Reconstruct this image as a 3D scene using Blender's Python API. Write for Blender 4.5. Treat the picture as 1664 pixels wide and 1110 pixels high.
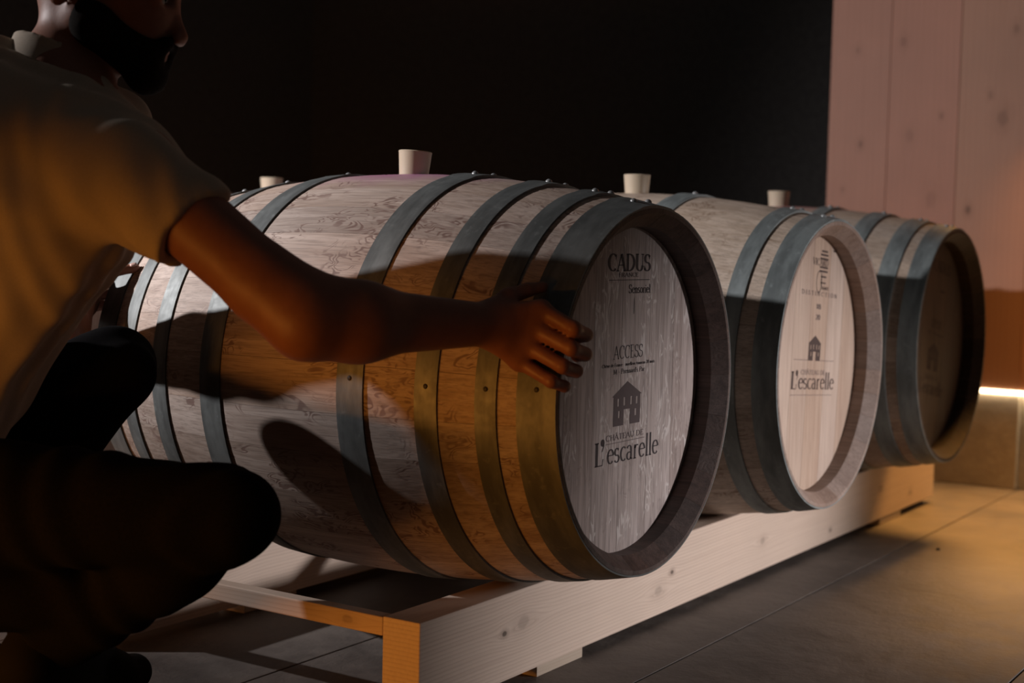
import bpy, bmesh, math, random
import numpy as np
from mathutils import Vector, Matrix
PI = math.pi
for o in list(bpy.data.objects): bpy.data.objects.remove(o)
S = bpy.context.scene
COL = S.collection

# ------------------------------------------------------------------ camera
def look(yaw, pitch, roll):
    f = Vector((math.cos(pitch)*math.cos(yaw), math.cos(pitch)*math.sin(yaw), math.sin(pitch)))
    r = f.cross(Vector((0, 0, 1))).normalized(); u = r.cross(f)
    r2 = r*math.cos(roll)+u*math.sin(roll); u2 = -r*math.sin(roll)+u*math.cos(roll)
    return Matrix((r2, u2, -f)).transposed()
cd = bpy.data.cameras.new('camera'); cam = bpy.data.objects.new('camera', cd); COL.objects.link(cam)
cam.matrix_world = Matrix.Translation((-2.017, -1.056, 0.724)) @ look(0.581, -0.067, 0.023).to_4x4()
cd.sensor_width = 36; cd.lens = 36*2340.2/1664; cd.clip_start = .05
cd.dof.use_dof = True; cd.dof.focus_distance = 2.32; cd.dof.aperture_fstop = 3.4
S.camera = cam

# ------------------------------------------------------------------ world, exposure, lights
S.view_settings.view_transform = 'Standard'; S.view_settings.look = 'None'
S.view_settings.exposure = 0; S.view_settings.gamma = 1; S.view_settings.use_curve_mapping = False
w = bpy.data.worlds.new('world'); S.world = w; w.use_nodes = True
w.node_tree.nodes['Background'].inputs[0].default_value = (1, .93, .9, 1)
w.node_tree.nodes['Background'].inputs[1].default_value = .023

def spot(name, loc, target, power, col, size, blend, radius):
    l = bpy.data.lights.new(name, 'SPOT'); l.energy = power; l.color = col
    l.spot_size = math.radians(size); l.spot_blend = blend; l.shadow_soft_size = radius
    o = bpy.data.objects.new(name, l); COL.objects.link(o); o.location = loc
    o.rotation_euler = (Vector(target)-Vector(loc)).to_track_quat('-Z', 'Y').to_euler()
    return o
# cool white spot behind the crouching man, grazing the row of barrels
spot('side_spot', (-1.4, 2.28, 1.58), (1.057, 0.744, 0.804), 350, (1, .955, .97), 80, 1, .026)
# unseen amber spot set low over the corner by the plank wall
spot('corner_spot', (2.40, .03, 1.15), (1.95, -.14, 0), 150, (1, .46, .11), 84, .9, .2)
# amber strip lamp low on the wall to the left, out of view, under an added ledge
al = bpy.data.lights.new('amber_strip', 'AREA'); al.shape = 'RECTANGLE'; al.size = 1.5; al.size_y = .045; al.energy = 24; al.color = (1, .36, .055)
ao = bpy.data.objects.new('amber_strip', al); COL.objects.link(ao); ao.location = (-2.585, 1.0, .2225); ao.rotation_euler = (PI/2, 0, -PI/2)
# pale spot in front of the row, on the barrel heads and the rail
spot('front_spot', (1.6, -3.1, .78), (.72, 0, .11), 395, (1, .93, .94), 32, 1, .1)

# ------------------------------------------------------------------ helpers
def mesh_obj(name, V, F, mat=None, parent=None, loc=(0, 0, 0), smooth=None, kind=None):
    me = bpy.data.meshes.new(name); me.from_pydata([tuple(v) for v in V], [], [tuple(f) for f in F])
    bm = bmesh.new(); bm.from_mesh(me); bmesh.ops.recalc_face_normals(bm, faces=bm.faces[:]); bm.to_mesh(me); bm.free(); me.update()
    if smooth is not None:
        me.polygons.foreach_set('use_smooth', [True]*len(me.polygons))
        if smooth < 179: me.set_sharp_from_angle(angle=math.radians(smooth))
    if mat: me.materials.append(mat)
    o = bpy.data.objects.new(name, me); COL.objects.link(o); o.location = loc
    if parent: o.parent = parent
    if kind: o['kind'] = kind
    return o
def empty(name, loc, rz=0):
    o = bpy.data.objects.new(name, None); COL.objects.link(o); o.location = loc; o.rotation_euler = (0, 0, rz)
    o.empty_display_size = .1
    return o
def tag(o, label=None, cat=None, group=None, kind=None):
    if label: o['label'] = label
    if cat: o['category'] = cat
    if group: o['group'] = group
    if kind: o['kind'] = kind
    return o
def inst(src, parent, loc=(0, 0, 0), rot=(0, 0, 0), name=None):
    o = bpy.data.objects.new(name or src.name.split('.')[0], src.data); COL.objects.link(o)
    o.parent = parent; o.location = loc; o.rotation_euler = rot
    return o
def box_vf(x0, x1, y0, y1, z0, z1, b=0.0):
    """box with chamfered edges (b)"""
    if b <= 0:
        V = [(x, y, z) for x in (x0, x1) for y in (y0, y1) for z in (z0, z1)]
        return V, [(0, 1, 3, 2), (4, 6, 7, 5), (0, 4, 5, 1), (2, 3, 7, 6), (0, 2, 6, 4), (1, 5, 7, 3)]
    bm = bmesh.new(); V, F = box_vf(x0, x1, y0, y1, z0, z1)
    vs = [bm.verts.new(v) for v in V]
    for f in F: bm.faces.new([vs[i] for i in f])
    bmesh.ops.recalc_face_normals(bm, faces=bm.faces[:])
    bmesh.ops.bevel(bm, geom=bm.edges[:], offset=b, segments=2, affect='EDGES', profile=.5)
    bm.verts.index_update()
    V = [tuple(v.co) for v in bm.verts]; F = [[v.index for v in f.verts] for f in bm.faces]
    bm.free(); return V, F

# ------------------------------------------------------------------ materials
class MB:
    def __init__(s, name, rough=.6, metal=0, col=(.5, .5, .5)):
        s.m = bpy.data.materials.new(name); s.m.use_nodes = True; s.nt = s.m.node_tree
        s.b = s.nt.nodes['Principled BSDF']
        s.b.inputs['Roughness'].default_value = rough; s.b.inputs['Metallic'].default_value = metal
        s.b.inputs['Base Color'].default_value = (*col, 1)
        s._tc = None
    def n(s, t, **k):
        nd = s.nt.nodes.new(t)
        for a, v in k.items(): setattr(nd, a, v)
        return nd
    def link(s, a, b): s.nt.links.new(a, b)
    def obj(s):
        if not s._tc: s._tc = s.n('ShaderNodeTexCoord')
        return s._tc.outputs['Object']
    def set(s, sock, v):
        if hasattr(v, 'is_output'): s.link(v, sock)
        elif isinstance(v, (tuple, list)) and len(v) == 3 and sock.type == 'RGBA': sock.default_value = (*v, 1)
        else: sock.default_value = v
    def math(s, op, a, b=None, c=None, clamp=False):
        nd = s.n('ShaderNodeMath', operation=op, use_clamp=clamp); s.set(nd.inputs[0], a)
        if b is not None: s.set(nd.inputs[1], b)
        if c is not None: s.set(nd.inputs[2], c)
        return nd.outputs[0]
    def vmath(s, op, a, b=None, out=0):
        nd = s.n('ShaderNodeVectorMath', operation=op); s.set(nd.inputs[0], a)
        if b is not None: s.set(nd.inputs[1], b)
        return nd.outputs[out]
    def rnd(s): return s.n('ShaderNodeObjectInfo').outputs['Random']
    def offset(s, vec, amount):
        c = s.n('ShaderNodeCombineXYZ'); r = s.rnd()
        for i, k in enumerate((1, 1.7, 2.3)): s.link(s.math('MULTIPLY', r, amount*k), c.inputs[i])
        return s.vmath('ADD', vec, c.outputs[0])
    def noise(s, vec, scale, detail=4, rough=.55, dist=0, sc=1.0):
        v = s.vmath('MULTIPLY', vec, scale if isinstance(scale, tuple) else (scale,)*3)
        nd = s.n('ShaderNodeTexNoise'); s.link(v, nd.inputs['Vector']); nd.inputs['Scale'].default_value = sc
        nd.inputs['Detail'].default_value = detail; nd.inputs['Roughness'].default_value = rough; nd.inputs['Distortion'].default_value = dist
        return nd.outputs['Fac']
    def ramp(s, fac, a, b):
        nd = s.n('ShaderNodeMapRange', interpolation_type='SMOOTHSTEP'); s.link(fac, nd.inputs[0])
        nd.inputs[1].default_value = a; nd.inputs[2].default_value = b; return nd.outputs[0]
    def mix(s, f, a, b, mode='MIX'):
        nd = s.n('ShaderNodeMix', data_type='RGBA', blend_type=mode)
        s.set(nd.inputs[0], f); s.set(nd.inputs[6], a); s.set(nd.inputs[7], b); return nd.outputs[2]
    def line(s, fac, at, wd):
        """1 where fac is within wd of 'at' (contour lines of a noise)"""
        d = s.math('ABSOLUTE', s.math('SUBTRACT', fac, at)); return s.ramp(d, wd, wd*.35)
    def bump(s, h, strength, dist=.002):
        nd = s.n('ShaderNodeBump'); nd.inputs['Strength'].default_value = strength; nd.inputs['Distance'].default_value = dist
        s.link(h, nd.inputs['Height'])
        if s.b.inputs['Normal'].is_linked: s.link(s.b.inputs['Normal'].links[0].from_socket, nd.inputs['Normal'])
        s.link(nd.outputs[0], s.b.inputs['Normal'])
    def out(s, col=None, rough=None):
        if col is not None: s.set(s.b.inputs['Base Color'], col)
        if rough is not None: s.set(s.b.inputs['Roughness'], rough)
        return s.m

def oak(name, c_lo, c_hi, c_fleck, along, fleck=.8, white=0.0, per_piece=.25, stain=None, fine=1.0):
    """oak with streaks along an axis, curly ray flecks and a tone of its own for each piece"""
    M = MB(name, .62); vec = M.offset(M.obj(), 7.0)
    def sc(a, b): return tuple(a if 'xyz'[i] == along else b for i in range(3))
    streak = M.noise(vec, sc(4, 110), 5, .6)
    pore = M.noise(vec, sc(14, 420), 2, .5)
    broad = M.noise(vec, sc(3, 12), 3, .5)
    f = M.math('ADD', M.math('MULTIPLY', streak, .7), M.math('MULTIPLY', broad, .5))
    col = M.mix(M.ramp(f, .38, .82), c_lo, c_hi)
    col = M.mix(M.math('MULTIPLY', M.ramp(pore, .52, .36), .35*fine), col, tuple(c*.45 for c in c_lo))
    r = M.rnd(); hv = M.n('ShaderNodeHueSaturation'); M.link(col, hv.inputs['Color'])
    M.link(M.math('MULTIPLY_ADD', r, per_piece, 1-per_piece*.6), hv.inputs['Value'])
    M.link(M.math('MULTIPLY_ADD', M.math('FRACT', M.math('MULTIPLY', r, 17.3)), .3, .85), hv.inputs['Saturation'])
    col = hv.outputs[0]
    # curly ray flecks: broken contour lines of a slow noise
    cn = M.noise(vec, sc(12, 28), 2, .5, .7)
    msk = M.ramp(M.noise(vec, sc(9, 13), 2, .5), .47, .6)
    brk = M.ramp(M.noise(vec, sc(45, 45), 1, .5), .38, .5)
    ln = M.math('MAXIMUM', M.line(cn, .5, .026), M.math('MAXIMUM', M.line(cn, .43, .02), M.line(cn, .57, .02)))
    fl = M.math('MULTIPLY', M.math('MULTIPLY', ln, msk), brk)
    col = M.mix(M.math('MULTIPLY', fl, fleck), col, c_fleck)
    if white:
        cw = M.noise(vec, sc(13, 46), 2, .5, .5); mw = M.ramp(M.noise(vec, sc(15, 30), 2, .5), .50, .56)
        lw = M.math('MULTIPLY', M.math('MAXIMUM', M.line(cw, .5, .03), M.line(cw, .6, .022)), mw)
        col = M.mix(M.math('MULTIPLY', lw, white), col, (.8, .74, .7))
    if stain:   # wine spilled round the bung hole
        c, radius, scol = stain
        tc = M.n('ShaderNodeTexCoord'); geo = M.n('ShaderNodeNewGeometry')
        d = M.vmath('LENGTH', M.vmath('MULTIPLY', M.vmath('SUBTRACT', geo.outputs['Position'], c), (1, .55, 1)), None, 1)
        d = M.math('ADD', d, M.math('MULTIPLY', M.noise(geo.outputs['Position'], 25, 3), .08))
        col = M.mix(M.math('MULTIPLY', M.ramp(d, radius+.06, radius*.3), .75), col, scol)
    M.bump(M.math('ADD', pore, M.math('MULTIPLY', fl, -.6)), .25, .0008)
    return M.out(col)

def pine(name, c1, c2, along, ring, knots=(), per_piece=.15, rough=.6, face='xz', ring_k=.5, wavy=.06):
    """softwood: growth-ring lines along an axis, bent round knots (u, v, radius on the face plane)"""
    M = MB(name, rough); P = M.obj(); vec = M.offset(P, 3.0) if per_piece else P
    ai = 'xyz'.index(along); ci = [i for i in range(3) if i != ai]
    fa = ['xyz'.index(c) for c in face]; across = [i for i in fa if i != ai][0]
    sep = M.n('ShaderNodeSeparateXYZ'); M.link(P, sep.inputs[0])
    bend = None; kn = None; halo = None
    wob = M.noise(P, 30, 2)
    for (u, v, r, *ks) in knots:
        ks = ks[0] if ks else 1.0
        c = [0, 0, 0]; c[fa[0]] = u; c[fa[1]] = v
        k = [0, 0, 0]; k[fa[0]] = 1; k[fa[1]] = 1
        k[ai] = .62
        d = M.vmath('LENGTH', M.vmath('MULTIPLY', M.vmath('SUBTRACT', P, tuple(c)), tuple(k)), None, 1)
        d = M.math('ADD', d, M.math('MULTIPLY', M.math('SUBTRACT', wob, .5), r*.9))
        g = M.math('EXPONENT', M.math('MULTIPLY', M.math('MULTIPLY', d, d), -1/(9*r*r)))
        s_ = M.math('SUBTRACT', sep.outputs[across], c[across])
        g = M.math('MULTIPLY', g, M.math('MULTIPLY', M.math('TANH', M.math('MULTIPLY', s_, 2/r)), r*1.1))
        bend = g if bend is None else M.math('ADD', bend, g)
        q = M.math('MULTIPLY', M.ramp(d, r*1.02, r*.5), ks); kn = q if kn is None else M.math('MAXIMUM', kn, q)
        q = M.math('MULTIPLY', M.ramp(d, r*2.6, r*.8), ks); halo = q if halo is None else M.math('MAXIMUM', halo, q)
    a = sep.outputs[across]
    if bend is not None: a = M.math('SUBTRACT', a, bend)
    sc = [2.0]*3; sc[ai] = .9; sc = tuple(sc)
    wv = M.math('MULTIPLY_ADD', M.noise(vec, sc, 3, .5), wavy, a)
    cyc = M.math('MULTIPLY', wv, ring)
    saw = M.math('FRACT', cyc)
    lineS = M.math('POWER', saw, 3.0)
    lineS = M.math('MULTIPLY', lineS, M.ramp(saw, 1.0, .9))
    st = [3.0]*3; st[ai] = 3
    for i in ci: st[i] = 160
    streak = M.noise(vec, tuple(st), 4, .6)
    broad = M.noise(vec, 3.5, 3, .5)
    f = M.math('ADD', M.math('MULTIPLY', lineS, ring_k), M.math('MULTIPLY', M.math('SUBTRACT', streak, .45), .8), clamp=True)
    col = M.mix(f, c1, c2)
    col = M.mix(M.math('MULTIPLY', M.ramp(broad, .35, .7), .3), col, tuple(x*.72 for x in c1))
    if kn is not None:
        col = M.mix(M.math('MULTIPLY', halo, .45), col, tuple(x*.62 for x in c2))
        col = M.mix(M.math('MULTIPLY', kn, .85), col, tuple(x*.22 for x in c2))
    M.bump(f, .2, .0008)
    M.b.inputs['Specular IOR Level'].default_value = .25
    return M.out(col)

def steel(name, col=(.34, .36, .36), rough=.42):
    M = MB(name, rough, .55); M.b.inputs['Specular IOR Level'].default_value = .3; v = M.offset(M.obj(), 5)
    n1 = M.noise(v, (8, 30, 8), 4, .6); n2 = M.noise(v, 60, 3, .6); n3 = M.noise(v, 220, 2, .5)
    c = M.mix(M.ramp(n1, .35, .7), tuple(x*.75 for x in col), tuple(min(1, x*1.25) for x in col))
    c = M.mix(M.math('MULTIPLY', M.ramp(n2, .58, .75), .4), c, tuple(min(1, x*1.7) for x in col))
    r = M.math('MULTIPLY_ADD', n2, .3, rough-.13)
    M.bump(M.math('ADD', n1, M.math('MULTIPLY', n3, .3)), .12, .001)
    return M.out(c, r)

def concrete(name, c1, c2, rough=.75, bump=.3, scl=1.0, spec=.3):
    M = MB(name, rough); v = M.obj()
    n1 = M.noise(v, 2.2*scl, 6, .6, .4); n2 = M.noise(v, 14*scl, 5, .65); n3 = M.noise(v, 120*scl, 3, .6)
    f = M.math('ADD', M.math('MULTIPLY', n1, .6), M.math('MULTIPLY', n2, .4))
    c = M.mix(M.ramp(f, .36, .64), c1, c2)
    c = M.mix(M.math('MULTIPLY', M.ramp(n3, .62, .75), .35), c, tuple(x*.5 for x in c1))
    M.bump(n2, bump, .006); M.bump(n3, bump*.6, .0015)
    M.b.inputs['Specular IOR Level'].default_value = spec
    return M.out(c, M.math('MULTIPLY_ADD', n2, .3, rough-.15))

def plain(name, col, rough=.6, metal=0, noise=0, nscale=80, bump=0):
    M = MB(name, rough, metal, col)
    if noise or bump:
        n = M.noise(M.obj(), nscale, 4, .6)
        c = M.mix(M.ramp(n, .35, .65), tuple(x*(1-noise) for x in col), tuple(min(1, x*(1+noise)) for x in col))
        if bump: M.bump(n, bump, .002)
        return M.out(c)
    return M.out()
def glow(name, col, strength):
    M = MB(name, .5, 0, col); M.b.inputs['Emission Color'].default_value = (*col, 1); M.b.inputs['Emission Strength'].default_value = strength
    return M.m

OAK1 = oak('oak_barrel_a', (.37, .265, .205), (.60, .475, .40), (.17, .095, .075), 'y', .8, stain=((0, .4815, .843), .14, (.42, .11, .30)))
OAK2 = oak('oak_barrel_b', (.44, .345, .27), (.66, .55, .46), (.22, .13, .08), 'y', .8)
OAK3 = oak('oak_barrel_c', (.42, .32, .25), (.60, .49, .40), (.22, .13, .08), 'y', .5, stain=((1.595, .476, .843), .12, (.42, .10, .16)))
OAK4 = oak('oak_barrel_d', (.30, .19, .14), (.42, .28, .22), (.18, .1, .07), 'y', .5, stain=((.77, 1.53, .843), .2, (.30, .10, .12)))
HEAD1 = oak('oak_head_a', (.36, .285, .255), (.60, .505, .47), (.16, .11, .1), 'z', .25, white=.6, per_piece=.10, fine=1.3)
HEAD2 = oak('oak_head_b', (.44, .32, .25), (.60, .47, .38), (.4, .28, .2), 'z', .15, per_piece=.10, fine=.5)
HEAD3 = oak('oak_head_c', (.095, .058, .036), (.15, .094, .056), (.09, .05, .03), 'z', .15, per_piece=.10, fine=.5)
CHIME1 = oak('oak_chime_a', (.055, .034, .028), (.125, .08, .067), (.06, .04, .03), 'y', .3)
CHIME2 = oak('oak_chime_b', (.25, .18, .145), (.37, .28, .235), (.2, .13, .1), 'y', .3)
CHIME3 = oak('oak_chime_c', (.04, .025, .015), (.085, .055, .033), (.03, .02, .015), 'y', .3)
STEEL1 = steel('galvanised_hoop', (.175, .187, .183), .56)
STEEL2 = steel('galvanised_hoop_b', (.28, .315, .315), .58)
RIVET = steel('rivet_steel', (.42, .43, .43), .35)
NAIL = plain('nail_dark', (.03, .026, .022), .6)
INK = plain('ink_black', (.035, .024, .026), .7)
INKF = plain('ink_faded', (.11, .08, .08), .75)
BURN = plain('ink_brown', (.06, .034, .028), .7)
RAILW = pine('rail_pine', (.68, .55, .45), (.44, .32, .255), 'x', 150, wavy=.025, ring_k=.6, knots=((-.104, .097, .005), (.487, .092, .005), (-.05, .105, .013, .3), (.43, .065, .012, .3), (.925, .083, .010, .35), (1.339, .044, .005, .7), (1.70, .10, .012, .35), (1.95, .057, .01, .4)), per_piece=0)
CROSSW = pine('cross_pine', (.62, .48, .38), (.42, .28, .2), 'y', 150, knots=((.34, .146, .008, .3),), face='yz', per_piece=0)
FOOTW = pine('foot_pine', (.52, .43, .34), (.4, .3, .22), 'x', 160, per_piece=.2)
SILICONE = MB('silicone', .4, 0, (.56, .46, .34)); SILICONE.b.inputs['Subsurface Weight'].default_value = .1
SILICONE.b.inputs['Subsurface Radius'].default_value = (.02, .01, .005); SILICONE.b.inputs['Subsurface Scale'].default_value = .4; SILICONE = SILICONE.m
FLOORM = concrete('floor_concrete', (.075, .064, .058), (.15, .128, .112), .6, .5, 1.0, .45)
JOINTM = plain('joint_dark', (.035, .03, .027), .9)
PLINTHM = concrete('plinth_render', (.36, .31, .26), (.46, .40, .34), .85, .6, 2.0)
BLACKM = plain('black_wall', (.16, .15, .142), .9, noise=.15, nscale=30)
LEDM = glow('led_diffuser', (1, .80, .50), 8)

# ------------------------------------------------------------------ the room
fl = empty('floor', (0, 0, 0)); tag(fl, kind='structure')
V, F = box_vf(-2.8, 6.2, -5, 6.2, -.06, -.006); mesh_obj('joint_bed', V, F, JOINTM, fl)
ys = [-5, -4.03, -3.52, -3.0, -2.49, -1.98, -1.475, -.964, -.453, .058, .569, 1.08, 1.59, 2.1, 3.0, 4.0, 6.2]
xs = [-2.8, -.7, 2.385, 6.2]
for i in range(len(xs)-1):
    for j in range(len(ys)-1):
        g = .0018
        V, F = box_vf(xs[i]+g, xs[i+1]-g, ys[j]+g, ys[j+1]-g, -.03, 0, .0015)
        mesh_obj('slab', V, F, FLOORM, fl)
V, F = box_vf(-2.8, 6.2, 6.0, 6.2, 0, 3.4); tag(mesh_obj('wall_back', V, F, BLACKM), kind='structure')
V, F = box_vf(-2.8, -2.62, -5, 6.2, 0, 3.4); tag(mesh_obj('wall_left', V, F, BLACKM), kind='structure')
V, F = box_vf(6.0, 6.2, .70, 6.0, 0, 3.4); tag(mesh_obj('wall_side', V, F, BLACKM), kind='structure')
V, F = box_vf(-2.62, -2.435, .2, 1.8, .257, .30, .003); tag(mesh_obj('strip_baffle_1', V, F, BLACKM), kind='structure')   # unseen ledge added to cut off the amber strip's light upwards
wr = empty('wall_right', (2.545, 0, 0)); tag(wr, kind='structure')
rr = random.Random(4)
pk = {0: ((.60, 1.077, .009, .5), (.655, .93, .008, .3), (.62, 1.38, .010, .3)), 1: ((.44, 1.10, .017, .22), (.36, .90, .022, .2), (.47, 1.40, .012, .3), (.34, 1.16, .008, .35)),
      2: ((.15, 1.15, .020, .35), (.244, .865, .010, .6), (.19, 1.22, .010, .3), (.12, 1.42, .012, .3)), 3: ((-.03, 1.0, .02, .3), (.02, 1.5, .02, .3))}
pb = [.711, .511, .287, .064, -.16, -.38, -.61, -.83, -1.05, -1.3, -1.55, -1.8, -2.05, -2.3, -2.6]
for i in range(len(pb)-1):
    c1 = (.40+rr.uniform(-.03, .03), .208+rr.uniform(-.015, .015), .14)
    m = pine('panel_pine', c1, (.28, .135, .085), 'z', 52, knots=pk.get(i, ()), per_piece=.1, face='yz', ring_k=.28)
    V, F = box_vf(0, .10, pb[i+1]+.0006, pb[i]-.0006, .309, 3.4, .001); mesh_obj('plank', V, F, m, wr)
V, F = box_vf(2.553, 2.72, .064, .72, 0, .295, .003)
bs = tag(mesh_obj('baseboard_right', V, F, PLINTHM), kind='structure')
V, F = box_vf(2.575, 2.72, -5, .064, 0, .295, .003)
tag(mesh_obj('baseboard_right_return', V, F, PLINTHM), kind='structure')
def led(name, x0, x1, y0, y1, z0, z1, m, label):
    t = empty(name, ((x0+x1)/2, (y0+y1)/2, z0))
    n = 6
    for k in range(n):
        a, b = y0+(y1-y0)*k/n, y0+(y1-y0)*(k+1)/n
        V, F = box_vf(-(x1-x0)/2, (x1-x0)/2, a-(y0+y1)/2+.001, b-(y0+y1)/2-.001, 0, z1-z0); mesh_obj('diffuser', V, F, m, t)
    return tag(t, label, 'light strip')
led('light_strip', 2.540, 2.60, -2.34, .71, .2975, .3085, LEDM, 'glowing white light strip between the plank wall and the plinth')

# ------------------------------------------------------------------ stroke lettering
def arc(cx, cy, rx, ry, a0, a1, n=14):
    return [(cx+rx*math.cos(math.radians(a0+(a1-a0)*i/n)), cy+ry*math.sin(math.radians(a0+(a1-a0)*i/n))) for i in range(n+1)]
def G(adv, *st): return adv, st
X = .64
GL = {
 'C': G(.78, arc(.42, .5, .34, .5, 48, 312), ('t', [(.70, .98), (.67, .68)])),
 'A': G(.78, ('t', [(.05, 0), (.37, 1)]), ('k', [(.37, 1), (.70, 0)]), ('t', [(.16, .34), (.58, .34)]), ('s', .06, 0), ('s', .70, 0)),
 'D': G(.84, [(.16, 0), (.16, 1)], arc(.30, .5, .44, .5, 90, -90), ('t', [(.06, 0), (.32, 0)]), ('t', [(.06, 1), (.32, 1)])),
 'U': G(.82, [(.16, 1), (.16, .32)]+arc(.42, .32, .26, .32, 180, 360)+[], ('t', [(.68, .3), (.68, 1)]), ('s', .16, 1), ('s', .68, 1)),
 'S': G(.62, arc(.31, .74, .22, .25, 25, 270, 12)+arc(.30, .25, .25, .25, 90, -160, 12), ('t', [(.51, .97), (.50, .72)]), ('t', [(.06, .03), (.07, .3)])),
 'E': G(.66, [(.16, 0), (.16, 1)], ('t', [(.05, 0), (.56, 0), (.59, .22)]), ('t', [(.05, 1), (.54, 1), (.56, .8)]), ('t', [(.16, .52), (.44, .52)])),
 'F': G(.62, [(.16, 0), (.16, 1)], ('t', [(.05, 1), (.54, 1), (.56, .8)]), ('t', [(.16, .52), (.44, .52)]), ('s', .16, 0)),
 'R': G(.76, [(.16, 0), (.16, 1)], ('t', [(.05, 1), (.34, 1)]), arc(.34, .75, .22, .25, 90, -90, 10), ('t', [(.34, .5), (.16, .5)]), ('k', [(.36, .5), (.68, 0)]), ('s', .16, 0)),
 'P': G(.68, [(.16, 0), (.16, 1)], ('t', [(.05, 1), (.34, 1)]), arc(.34, .73, .24, .27, 90, -90, 10), ('t', [(.34, .46), (.16, .46)]), ('s', .16, 0)),
 'N': G(.84, ('t', [(.14, 0), (.14, 1)]), ('k', [(.14, 1), (.68, 0)]), ('t', [(.68, 0), (.68, 1)]), ('s', .14, 0), ('s', .68, 1)),
 'M': G(1.0, ('t', [(.13, 0), (.16, 1)]), ('k', [(.16, 1), (.49, .02)]), ('t', [(.49, .02), (.82, 1)]), [(.83, 1), (.86, 0)], ('s', .13, 0), ('s', .86, 0)),
 'H': G(.86, [(.16, 0), (.16, 1)], [(.68, 0), (.68, 1)], ('t', [(.16, .52), (.68, .52)]), ('s', .16, 0), ('s', .16, 1), ('s', .68, 0), ('s', .68, 1)),
 'T': G(.72, [(.36, 0), (.36, 1)], ('t', [(.05, .8), (.07, 1), (.65, 1), (.67, .8)]), ('s', .36, 0)),
 'L': G(.62, [(.16, 0), (.16, 1)], ('t', [(.05, 0), (.54, 0), (.58, .28)]), ('s', .16, 1)),
 'I': G(.36, [(.18, 0), (.18, 1)], ('s', .18, 0), ('s', .18, 1)),
 'V': G(.74, ('k', [(.06, 1), (.37, 0)]), ('t', [(.37, 0), (.66, 1)]), ('s', .07, 1), ('s', .65, 1)),
 'O': G(.86, arc(.43, .5, .35, .5, 0, 360, 24)),
 'e': G(.52, arc(.27, .31, .20, .31, 8, 318, 18), ('t', [(.08, .36), (.46, .36)])),
 's': G(.44, arc(.21, .46, .14, .16, 30, 265, 9)+arc(.21, .16, .16, .16, 85, -155, 9)),
 'c': G(.48, arc(.27, .31, .20, .31, 50, 312, 16)),
 'a': G(.52, arc(.21, .46, .15, .17, 160, 20, 8)+[(.37, .4), (.37, .05), (.46, 0)], arc(.22, .17, .16, .17, 55, 330, 12)),
 'r': G(.42, [(.13, 0), (.13, .62)], arc(.30, .40, .17, .2, 165, 60, 6), ('s', .13, 0)),
 'l': G(.27, [(.13, 0), (.13, 1.04)], ('s', .13, 0)),
 'i': G(.27, [(.13, 0), (.13, .62)], ('s', .13, 0), [(.13, .80), (.13, .92)]),
 'n': G(.56, [(.13, 0), (.13, .62)], arc(.28, .4, .15, .22, 170, 0, 8)+[(.43, 0)], ('s', .13, 0), ('s', .43, 0)),
 'm': G(.84, [(.13, 0), (.13, .62)], arc(.27, .4, .14, .22, 170, 0, 8)+[(.41, 0)], arc(.55, .4, .14, .22, 170, 0, 8)+[(.69, 0)], ('s', .13, 0), ('s', .41, 0), ('s', .69, 0)),
 'o': G(.54, arc(.27, .31, .20, .31, 0, 360, 18)),
 't': G(.36, [(.15, .85), (.15, .1), (.28, .02)], ('t', [(.03, .6), (.3, .6)])),
 'u': G(.56, [(.13, .62), (.13, .2)]+arc(.27, .2, .14, .2, 180, 350, 8), [(.42, .62), (.42, 0)]),
 'x': G(.5, ('k', [(.05, .62), (.43, 0)]), ('t', [(.43, .62), (.05, 0)])),
 'd': G(.54, arc(.24, .31, .18, .31, 50, 310, 14), [(.42, 1.04), (.42, 0)]),
 'h': G(.56, [(.13, 0), (.13, 1.04)], arc(.28, .4, .15, .22, 170, 0, 8)+[(.43, 0)]),
 '-': G(.42, ('t', [(.06, .34), (.36, .34)])), "'": G(.22, [(.1, .8), (.1, 1)]), ' ': G(.34),
 '1': G(.42, [(.2, 0), (.2, 1)], ('t', [(.06, .8), (.2, 1)])),
 '8': G(.56, arc(.28, .74, .18, .25, -90, 270, 16), arc(.28, .26, .22, .26, 90, 450, 16)),
 '2': G(.56, arc(.28, .72, .2, .27, 160, -40, 10)+[(.06, 0)], ('t', [(.06, 0), (.52, 0)])),
 '0': G(.56, arc(.28, .5, .21, .5, 0, 360, 20)),
}
def ribbon(V, F, pts, wf):
    n = len(pts); base = len(V)
    for i, p in enumerate(pts):
        a = pts[max(0, i-1)]; b = pts[min(n-1, i+1)]
        dx, dy = b[0]-a[0], b[1]-a[1]; l = math.hypot(dx, dy) or 1
        wd = wf(dx/l, dy/l)/2
        V.append((p[0]-dy/l*wd, p[1]+dx/l*wd)); V.append((p[0]+dy/l*wd, p[1]-dx/l*wd))
    for i in range(n-1):
        k = base+2*i; F.append((k, k+2, k+3, k+1))
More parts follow.
